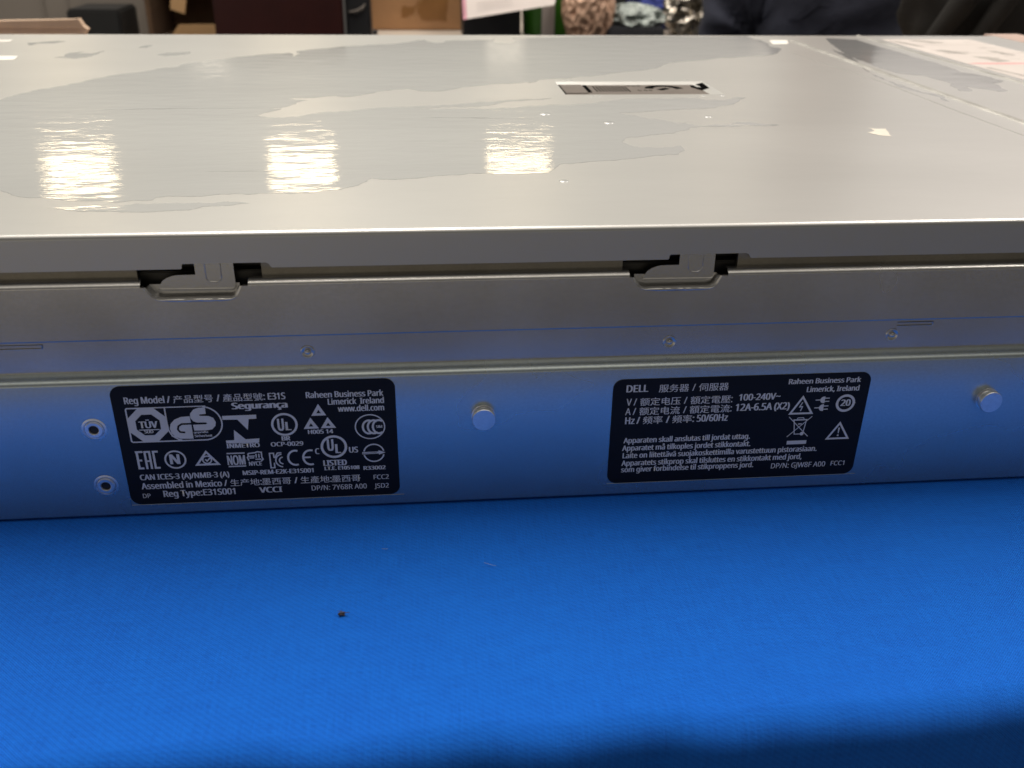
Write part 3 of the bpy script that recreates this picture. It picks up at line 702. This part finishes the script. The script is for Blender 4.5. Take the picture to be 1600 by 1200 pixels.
for P in ([(-32.08, 35.48), (-34.26, 31.66), (-30.0, 31.67)], [(-34.6, 31.08), (-36.79, 27.38), (-32.4, 27.42)], [(-29.7, 31.05), (-31.85, 27.42), (-27.45, 27.42)]):
    q.face_y(P, YP); cx, cz = sum(p[0] for p in P) / 3, sum(p[1] for p in P) / 3
    q2 = MB(); q2.face_y([(cx + (x - cx) * .3, cz - .1 + (z - cz) * .3) for x, z in P], YB); q2.build('black_triangle', M['label'], LA, 'keep')
for P in ([(-85.43, 21.65), (-83.27, 21.65)], [(-84.95, 18.8), (-83.8, 18.8)], [(-85.2, 16.1), (-83.6, 16.1)]): q.ribbon(P, .62, YP)
q.ribbon([(-84.95, 21.9), (-84.95, 15.8)], .66, YP - .005)
q.ribbon([(-82.75, 15.8), (-82.75, 21.6), (-81.45, 21.6), (-81.45, 15.8)], .62, YP); q.ribbon([(-82.7, 18.5), (-81.5, 18.5)], .5, YP - .005)
q.ribbon([(-79.0, 21.6), (-80.35, 21.6), (-80.35, 16.1), (-79.0, 16.1)], .62, YP)
ring(q, (-74.43, 18.66), 2.85, .52)
q.ribbon([(-65.46, 20.9), (-68.5, 16.6), (-62.3, 16.6)], .62, YP, closed=True)
q.ribbon(arc(-65.46, 18.2, 1.25, 50, 400, 24), .4, YP - .004); q.ribbon([(-65.95, 18.4), (-65.5, 17.75), (-64.2, 19.2)], .4, YP - .008)
q.ribbon([(-59.67, 20.05), (-54.49, 20.05)], .42, YP); q.ribbon([(-59.59, 15.6), (-54.53, 15.6)], .42, YP)
q.ribbon([(-53.59, 19.79), (-51.56, 20.01), (-50.87, 20.3), (-49.69, 20.09), (-49.72, 18.5), (-49.41, 17.69), (-50.01, 17.08)], .4, YP)
q.ribbon([(-53.55, 17.4), (-53.84, 18.4), (-53.54, 18.99), (-53.6, 19.8)], .4, YP - .004)
for P in ([(-53.4, 18.85), (-51.7, 18.9)], [(-53.3, 18.25), (-51.9, 18.3)], [(-51.3, 19.6), (-51.3, 18.3)], [(-50.5, 19.6), (-50.5, 18.3)], [(-51.6, 17.75), (-49.9, 17.75)]): q.ribbon(P, .38, YP - .008)
q.ribbon([(-46.2, 18.0), (-46.25, 19.6), (-47.4, 19.6), (-47.4, 14.6), (-46.3, 14.6), (-46.3, 16.3)], .4, YP)
q.ribbon([(-46.1, 17.9), (-45.1, 19.6), (-43.95, 19.65)], .4, YP - .004)
q.ribbon(arc(-43.6, 17.0, 2.2, 100, 262, 18), .4, YP - .008); q.ribbon(arc(-43.6, 17.0, 1.15, 95, 265, 14), .4, YP - .008)
q.ribbon(arc(-40.0, 17.75, 2.15, 70, 290, 24, 2.45), .62, YP)
q.ribbon(arc(-35.6, 17.7, 2.15, 70, 290, 24, 2.45), .62, YP); q.ribbon([(-37.6, 17.75), (-35.6, 17.75)], .55, YP - .005)
q.ribbon(arc(-17.0, 18.43, 2.95, 12, 168, 24), .42, YP); q.ribbon(arc(-17.0, 18.43, 2.95, 192, 348, 24), .42, YP)
q.face_y([(-20.45, 18.82), (-15.61, 18.87), (-15.65, 19.28), (-13.57, 18.48), (-15.52, 17.76), (-15.59, 18.17), (-20.44, 18.05)], YP - .006)
k = MB(); k.ribbon([(-20.3, 18.44), (-16.2, 18.5)], .16, YB)
q.build('print', M['print'], LA, 'keep'); k.build('black_line', M['label'], LA, 'keep')

LB = label_base(54.9, 134.0, 4.2, 40.2, 'black power rating label with warning symbols')
q = MB()
for t in TEXT_B: text_geo(q, *t, YP)
q.ribbon([(113.59, 32.4), (110.3, 26.75), (117.1, 26.75)], .62, YP, closed=True)
q.ribbon([(113.75, 30.6), (113.0, 29.0), (113.9, 29.1), (113.45, 27.6)], .3, YP)
for cz in (31.2, 28.5):
    q.ribbon([(117.7, cz), (119.3, cz)], .32, YP); q.face_y(arc(120.3, cz, 1.15, 90, 270, 14) + [(120.6, cz - 1.15), (120.6, cz + 1.15)], YP - .004)
    for d in (.55, -.55): q.ribbon([(120.5, cz + d), (122.05, cz + d)], .32, YP - .008)
ring(q, (127.32, 29.8), 2.62, .8)
q.face_y([(124.2, 29.8), (125.0, 30.3), (125.0, 29.3)], YP - .005); q.face_y([(130.6, 29.8), (129.7, 30.3), (129.7, 29.3)], YP - .005)
q.ribbon([(110.21, 25.64), (117.17, 18.53)], .24, YP); q.ribbon([(117.53, 25.6), (110.5, 18.59)], .24, YP - .008)
q.ribbon([(112.0, 24.4), (112.7, 19.5), (115.4, 19.5), (115.9, 24.4)], .28, YP - .012)
q.ribbon([(111.7, 24.5), (116.2, 24.5)], .4, YP - .016); q.ribbon([(112.9, 24.8), (113.1, 25.2), (114.8, 25.2), (115.1, 24.8)], .26, YP - .02)
q.ribbon([(113.4, 23.05), (114.6, 23.05)], .35, YP - .02); disc(q, (115.1, 19.6), .62, YP - .024)
q.face_y([(110.8, 17.15), (117.05, 17.15), (117.05, 15.85), (110.8, 15.85)], YP)
q.ribbon([(126.85, 22.85), (123.5, 17.4), (130.2, 17.4)], .62, YP, closed=True)
q.face_y([(126.6, 21.2), (127.15, 21.2), (126.98, 19.2), (126.75, 19.2)], YP); disc(q, (126.86, 18.5), .3, YP)
q.build('print', M['print'], LB, 'keep')

# ------------------------------------------------------------------ things behind the server
M['card'] = dull('cardboard', (.36, .19, .085), .8, .12, 14)
M['card_light'] = dull('cardboard_light', (.45, .27, .125), .8, .1, 14)
M['card_shaded'] = dull('cardboard_shaded', (.09, .05, .025), .9)  # the same cardboard, darkened for the shade inside the carton
M['tape'] = dull('brown_tape', (.25, .12, .04), .35, .1, 14)
M['maroon'] = dull('maroon_board', (.030, .0055, .004), .35, .2, 10)
M['black'] = dull('matt_black', (.008, .008, .008), .6)
M['grey_wall'] = dull('grey_steel_cabinet', (.19, .165, .14), .6, .06, 4)
M['beige_top'] = dull('beige_table_top', (.50, .43, .36), .5, .06, 6)
M['white'] = dull('white_paper', (.78, .70, .66), .6, .03, 20)
M['pink'] = dull('pink_paper', (.72, .34, .42), .6)
M['green'] = dull('green_plastic', (.05, .20, .018), .35, .2, 12)
M['tan'] = dull('crumpled_tan_paper', (.52, .33, .23), .6, .25, 25)
M['navy'] = dull('navy_cloth', (.026, .029, .048), .9, .25, 14, .6, 60)
M['skin'] = dull('skin', (.45, .26, .19), .6)
M['hair'] = dull('dark_hair', (.02, .013, .01), .6)
M['blackcloth'] = dull('black_cloth', (.0065, .0055, .0045), .9, .3, 20)
M['tray'] = dull('grey_tray', (.035, .036, .042), .5)
M['clear'] = dull('cloudy_plastic', (.30, .34, .32), .25, .5, 50, .3, 90)
M['blue'] = dull('blue_rag', (.03, .045, .22), .9, .2, 20)
M['foil'] = metal('crinkled_foil', (.50, .46, .40), .28, .08, .0, (40, 40, 40), spread=.4)
M['wood'] = dull('pale_board', (.56, .40, .28), .7, .18, 22)

# desk further back
desk = empty('desk', (.35, 2.35, -.80), 'pale beige desk behind the server carrying packaging clutter', 'desk')
mb = MB(); mb.box(-118, 1000, 1960, 2900, -118, -90, 3); mb.build('desk_top', M['beige_top'], desk)
for x in (-90, 970):
    for y in (1990, 2870):
        mb = MB(); mb.box(x - 20, x + 20, y - 20, y + 20, -802, -118, 2); mb.build('leg', M['grey_wall'], desk)

# pale torn board lying on the cloth behind the server
mb = MB()
out = [(-470, 66), (-330, 69), (-312, 69.5), (-307, 70), (-304, 64), (-300.5, 61), (-304, 56.5), (-306, 50), (-304, 30), (-303, 1), (-470, 1)]
mb.plate(out, 700, 709)
for z in (62, 55, 47, 30): mb.box(-470, -306, 699.4, 700, z, z + 1.0)
tag(mb.build('packing_board', M['wood']), 'pale beige board with a torn end lying at the far left behind the server', 'board')
# grey cabinet
cab = empty('grey_cabinet', (-.87, 2.7, -.802), 'grey metal cabinet standing in the far left background', 'cabinet')
mb = MB(); mb.box(-1500, -690, 2460, 2900, -802, 260, 4); mb.build('body', M['grey_wall'], cab)
mb = MB(); mb.add([(-690, 2462, -802), (-648, 2520, -802), (-648, 2900, -802), (-690, 2900, -802), (-690, 2462, 260), (-664, 2520, 260), (-664, 2900, 260), (-690, 2900, 260)],
                  [(0, 1, 5, 4), (1, 2, 6, 5), (4, 5, 6, 7), (2, 3, 7, 6)]); mb.build('side_panel', dull('grey_side', (.155, .155, .135), .6), cab)
mb = MB(); mb.box(-960, -957, 2456, 2460, -790, 255); mb.box(-900, -896, 2457, 2460, -790, 255); mb.build('door_seam', M['grey_wall'], cab)
mb = MB(); mb.box(-803, -684, 2150, 2300, -802, -54, 5)
tag(mb.build('black_bin', M['black']), 'square black bin in front of the grey cabinet', 'bin')
# cartons
mb = MB(); mb.box(-640, -430, 2160, 2420, -802, -132, 2); tag(mb.build('closed_carton', M['card']), 'tall closed brown carton under the open carton', 'box')
oc_ = empty('open_carton', (-.53, 2.28, -.131), 'open brown carton lying on its side with a dark inside beside the maroon board', 'box')
mb = MB(); mb.box(-632, -440, 2400, 2410, -130, 160); mb.box(-632, -622, 2180, 2400, -130, 160); mb.box(-622, -440, 2180, 2400, 150, 160); mb.box(-622, -440, 2180, 2400, -130, -122)
mb.build('carton_inside', M['card_shaded'], oc_)
mb = MB(); mb.box(-450, -440, 2170, 2398, -121, 149, 1); mb.build('side_wall', M['card'], oc_)
mb = MB(); mb.add([(-588, 2150, -128), (-452, 2150, -128), (-452, 2146, -86), (-553, 2146, -86), (-588, 2156, -128), (-452, 2156, -128), (-452, 2152, -86), (-553, 2152, -86)],
                  [(0, 1, 2, 3), (4, 7, 6, 5), (0, 4, 5, 1), (3, 2, 6, 7), (1, 5, 6, 2), (0, 3, 7, 4)]); mb.build('front_flap', M['card_light'], oc_)
mb = MB(); mb.plate([(-566, -52), (-535, -62), (-505, 60), (-545, 60)], 2140, 2146); mb.build('hanging_flap', M['card_light'], oc_)
# maroon board and the dark thing next to it
mb = MB(); mb.box(-411, -151, 1840, 1870, -802, 270, 3); tag(mb.build('maroon_board', M['maroon']), 'tall dark maroon wooden board standing behind the server', 'board')
bl = empty('black_case', (-.12, 1.94, -.802), 'glossy black upright case between maroon board and brown box', 'case')
mb = MB(); mb.box(-148, -96, 1872, 1950, -802, 150, 6); mb.build('body', M['dark_plastic'], bl)
mb = MB(); mb.tube([(-140, 1870, -32), (-125, 1866, -30), (-112, 1866, -24), (-106, 1870, -16)], [2, 3.4, 3.4, 1.5], 8); mb.build('handle', M['grey_plastic'], bl)
mb = MB(); mb.box(-104, -88, 1985, 2010, -90, -80, 2); tag(mb.build('grey_block', M['tray']), 'little dark grey block on the desk at the foot of the black case', 'block')
# brown box with tape
bb = empty('brown_box', (0, 2.17, -.09), 'taped brown cardboard box standing on the beige desk', 'box')
mb = MB(); mb.box(-103, 104, 2075, 2270, -89, 230, 2); mb.build('carton', M['card'], bb)
mb = MB(); rnd = random.Random(3)
mb.face_y(jag([(-36, -62), (-8, -55), (0, -40), (10, -66), (70, -70), (74, -20), (20, -18), (-4, -38), (-30, -36)], 5, rnd, 2), 2074.6); mb.build('tape', M['tape'], bb)
mb = MB(); mb.tube([(8, 2074.4, -30), (14, 2074.4, -22), (17, 2074.4, -10)], .8, 6); mb.tube([(-10, 2074.4, -70), (-2, 2074.4, -50), (4, 2074.4, -34)], .5, 6); mb.build('scuff', M['card_light'], bb)
# leaning booklet on a black box
mb = MB(); mb.box(100, 226, 1925, 2060, -89.6, 20, 3); tag(mb.build('black_box', M['dark_plastic']), 'low black box on the desk with a white booklet leaning on it', 'box')
bk = empty('booklet', (.185, 1.9, -.05), 'white booklet with a pink spine edge leaning in front of a black box', 'booklet')
def lean(x, z, d=0): return (x, 1835 + d + (z + 45) * .45, z)
def sheet_(name, pts, mat, d0, d1):
    q = MB(); n = len(pts)
    q.add([lean(x, z, d0) for x, z in pts] + [lean(x, z, d1) for x, z in pts], [tuple(range(n)), tuple(range(2 * n - 1, n - 1, -1))] + [(i, (i + 1) % n, n + (i + 1) % n, n + i) for i in range(n)])
    return q.build(name, mat, bk)
sheet_('cover', [(97, -42), (288, -14), (291, -6), (281, 120), (93, 92)], M['white'], 0, 6)
sheet_('pink_edge', [(96.5, -42.5), (104, -41), (100, 92), (93, 91)], M['pink'], -.8, 6.4)
sheet_('printed_picture', [(124, -2), (190, 8), (185, 70), (120, 60)], dull('pale_green_print', (.5, .6, .55), .6), -.6, -.1)
for z in (-14, -20, -26): sheet_('printed_line', [(125, z), (200, z + 11), (200, z + 12.5), (125, z + 1.5)], dull('pale_print', (.60, .54, .52), .6), -.5, -.1)
# green jar with a white strip
gj = empty('green_jar', (.29, 1.97, -.09), 'round green plastic jar with a vertical white label strip', 'jar')
mb = MB(); mb.lathe_z(292, 1975, [(50, -89.8), (56, -84), (58, -40), (57, 60), (50, 80), (30, 88)], 40); mb.build('jar', M['green'], gj, 40)
mb = MB(); vs = []
for z in (-86, 40):
    for i in range(7):
        a = R(-111 + 4.6 * i); vs.append((292 + 58.8 * math.cos(a), 1975 + 58.8 * math.sin(a), z))
mb.add(vs, [(i, i + 1, 8 + i, 7 + i) for i in range(6)]); mb.build('label_strip', M['white'], gj, 40)
# crumpled paper in a bag
mb = MB(); mb.lump((366, 1880, -20), (52, 48, 80), .22, 3.6, 5, 6, -89.5, ridged=True)
tag(mb.build('crumpled_paper', M['tan'], smooth='keep'), 'crumpled tan packing paper bundle beside the green jar', 'packing paper')
mb = MB(); mb.add([(400, 1960, -89.5), (420, 1960, -89.5), (490, 1960, 30), (400, 1960, 30), (400, 2080, -89.5), (420, 2080, -89.5), (490, 2080, 30), (400, 2080, 30)],
                  [(0, 1, 2, 3), (4, 7, 6, 5), (0, 4, 5, 1), (1, 5, 6, 2), (2, 6, 7, 3), (0, 3, 7, 4)])
tag(mb.build('slanted_black_stand', M['black']), 'black stand with a slanted side behind the grey tray', 'stand')
# tray with cloudy plastic bag
tr = empty('grey_tray', (.465, 1.92, -.09), 'dark grey tray on the desk holding a cloudy plastic bag', 'tray')
mb = MB(); mb.box(404, 527, 1842, 1990, -89.6, -56, 5); mb.build('tray', M['tray'], tr)
mb = MB(); mb.lump((468, 1905, -46), (58, 50, 26), .5, 2.2, 9, 6, -55.5, ridged=True)
tag(mb.build('plastic_bag', M['clear'], smooth='keep'), 'crumpled cloudy plastic bag lying in the dark grey tray', 'bag')
mb = MB(); mb.lump((585, 2140, -25), (75, 60, 60), .5, 1.8, 12, 5, -89.5)
tag(mb.build('blue_rag', M['blue'], smooth='keep'), 'crumpled blue rag behind the foil bundle', 'rag')
mb = MB(); rnd = random.Random(21)
mb.lump((632, 1990, -30), (62, 60, 58), .5, 2.5, 14, 6, -89.5, ridged=True)
for _ in range(60):
    a, b = rnd.uniform(2.2, 5.6), rnd.uniform(-.9, 1.2)
    c = (632 + 56 * math.cos(a) * math.cos(b), 1990 + 54 * math.sin(a) * math.cos(b), max(-80, -30 + 52 * math.sin(b)))
    mb.lump(c, (rnd.uniform(4, 8), rnd.uniform(4, 8), rnd.uniform(4, 11)), .3, 2, rnd.uniform(0, 50), 2)
tag(mb.build('foil_bundle', M['foil'], smooth='keep'), 'lumpy silver foil bundle on the desk beside the sitting person in navy', 'foil')

# black bag standing on the table
mb = MB()
mb.lump((872, 1010, 60), (235, 75, 150), .10, 1.4, 31, 5, 1.5)
mb.tube([(652, 962, 20), (668, 945, 60), (694, 935, 110), (716, 940, 150), (740, 960, 180)], [12, 15, 16, 15, 12], 12)
mb.tube([(690, 940, 10), (712, 928, 60), (745, 926, 120), (775, 945, 165)], [10, 13, 13, 9], 12)
tag(mb.build('black_bag', M['blackcloth'], smooth=70), 'soft black cloth bag with slanting straps in front of the sitting person in navy', 'bag')

# ------------------------------------------------------------------ the seated person
def person():
    root = empty('person', (.68, 1.33, -.802), 'person in navy clothes sitting behind the server, only the upper body showing', 'person')
    V = []; E = []; Rr = []
    def j(p, r, parent=None):
        V.append(Vector(p) * MM); Rr.append((r[0] * MM, r[1] * MM) if isinstance(r, tuple) else (r * MM, r * MM))
        if parent is not None: E.append((parent, len(V) - 1))
        return len(V) - 1
    cx, y = 690, 1390
    pel = j((cx, y + 20, -255), (160, 110))
    w = j((cx, y + 10, -130), (142, 105), pel); ch = j((cx, y - 5, 30), (150, 112), w); sh = j((cx, y, 160), (115, 85), ch)
    nk = j((cx, y - 20, 245), (54, 54), sh); hd = j((cx, y - 45, 320), (72, 88), nk); tp = j((cx, y - 42, 415), (66, 82), hd)
    for s in (-1, 1):
        h = j((cx + s * 92, y - 60, -270), (86, 80), pel); kn = j((cx + s * 115, y - 440, -265), (62, 60), h); an = j((cx + s * 118, y - 430, -715), (40, 42), kn); j((cx + s * 125, y - 560, -762), (36, 28), an)
        a = j((cx + s * 160, y, 135), (56, 60), sh); el = j((cx + s * 166, y + 20, -110), (48, 50), a); wr = j((cx + s * 110, y - 200, -165), (30, 30), el); hn = j((cx + s * 85, y - 245, -172), (36, 20), wr)
        for f in range(4): q_ = j((cx + s * (85 + (f - 1.5) * 17), y - 300, -178), 9, hn); j((cx + s * (83 + (f - 1.5) * 15), y - 330 + 6 * abs(f - 1.5), -190), 8, q_)
        t_ = j((cx + s * 48, y - 262, -168), 10, hn); j((cx + s * 36, y - 290, -172), 8, t_)
    me = bpy.data.meshes.new('body'); me.from_pydata(V, E, [])
    o = bpy.data.objects.new('body', me); COL.objects.link(o)
    sk_ = o.modifiers.new('skin', 'SKIN')
    for v, r in zip(me.skin_vertices[0].data, Rr): v.radius = r
    me.skin_vertices[0].data[0].use_root = True
    ss = o.modifiers.new('sub', 'SUBSURF'); ss.levels = 3; ss.render_levels = 3
    dg = bpy.context.evaluated_depsgraph_get()
    m2 = bpy.data.meshes.new_from_object(o.evaluated_get(dg))
    bpy.data.objects.remove(o)
    for m in (M['navy'], M['skin']): m2.materials.append(m)
    # cloth folds radiating from the armpit crease, and a plain face
    for v in m2.vertices:
        x, yy, z = v.co.x * 1000, v.co.y * 1000, v.co.z * 1000
        if -240 < z < 200 and yy < y + 60:
            a = math.atan2(z + 25, x - (cx - 132)); d = math.hypot(x - (cx - 132), z + 25)
            v.co.y += MM * 15 * math.sin(a * 11 + 2 * noise.noise(Vector((x * .01, z * .01, 0)))) * math.exp(-d / 200) * min(1, d / 25)
        if z > 275 and yy < y - 95:
            dx, dz = x - cx, z - 335
            v.co.y -= MM * (16 * math.exp(-(dx * dx) / 160 - (dz * dz) / 420) + 5 * math.exp(-(dx * dx) / 500 - ((dz + 38) ** 2) / 60) - 6 * math.exp(-((abs(dx) - 32) ** 2) / 120 - ((dz - 22) ** 2) / 90))
    for p in m2.polygons:
        c = p.center * 1000
        if c.z > 232 or (c.y < y - 215 and -215 < c.z < -130 and abs(c.x - cx) < 135 and abs(c.x - cx) > 20 and p.center.z > -.2): p.material_index = 1
        p.use_smooth = True
    b = bpy.data.objects.new('body', m2); COL.objects.link(b); parent_to(b, root)
    mb = MB(); mb.lump((cx, y - 22, 378), (80, 98, 76), .06, 3, 2, 4, 340); mb.build('hair', M['hair'], root, 'keep')
    for s in (-1, 1):
        mb = MB(); mb.lump((cx + s * 30, y - 112, 355), (10, 6, 5), 0, 1, 1, 3); mb.build('eye', M['hair'], root, 'keep')
person()
chair = empty('office_chair', (.69, 1.4, -.802), 'black office chair under the sitting person in navy', 'chair')
mb = MB(); mb.box(450, 930, 1180, 1640, -420, -345, 20); mb.build('seat', M['blackcloth'], chair)
mb = MB(); mb.box(580, 810, 1620, 1670, -300, 60, 18); mb.build('backrest', M['blackcloth'], chair)
mb = MB(); mb.box(670, 710, 1630, 1660, -420, -300, 4); mb.build('bracket', M['dark_plastic'], chair)
mb = MB(); mb.lathe_z(690, 1400, [(26, -420), (26, -600), (35, -605), (35, -740)], 20); mb.build('post', M['dark_plastic'], chair)
for i in range(5):
    a = R(72 * i + 18); mb = MB(); mb.tube([(690, 1400, -730), (690 + 280 * math.cos(a), 1400 + 280 * math.sin(a), -770)], [24, 14], 10); lg = mb.build('leg', M['dark_plastic'], chair)
    mb = MB(); mb.lump((690 + 285 * math.cos(a), 1400 + 285 * math.sin(a), -778), (22, 22, 24), 0, 1, 1, 3); mb.build('castor', M['dark_plastic'], lg, 'keep')
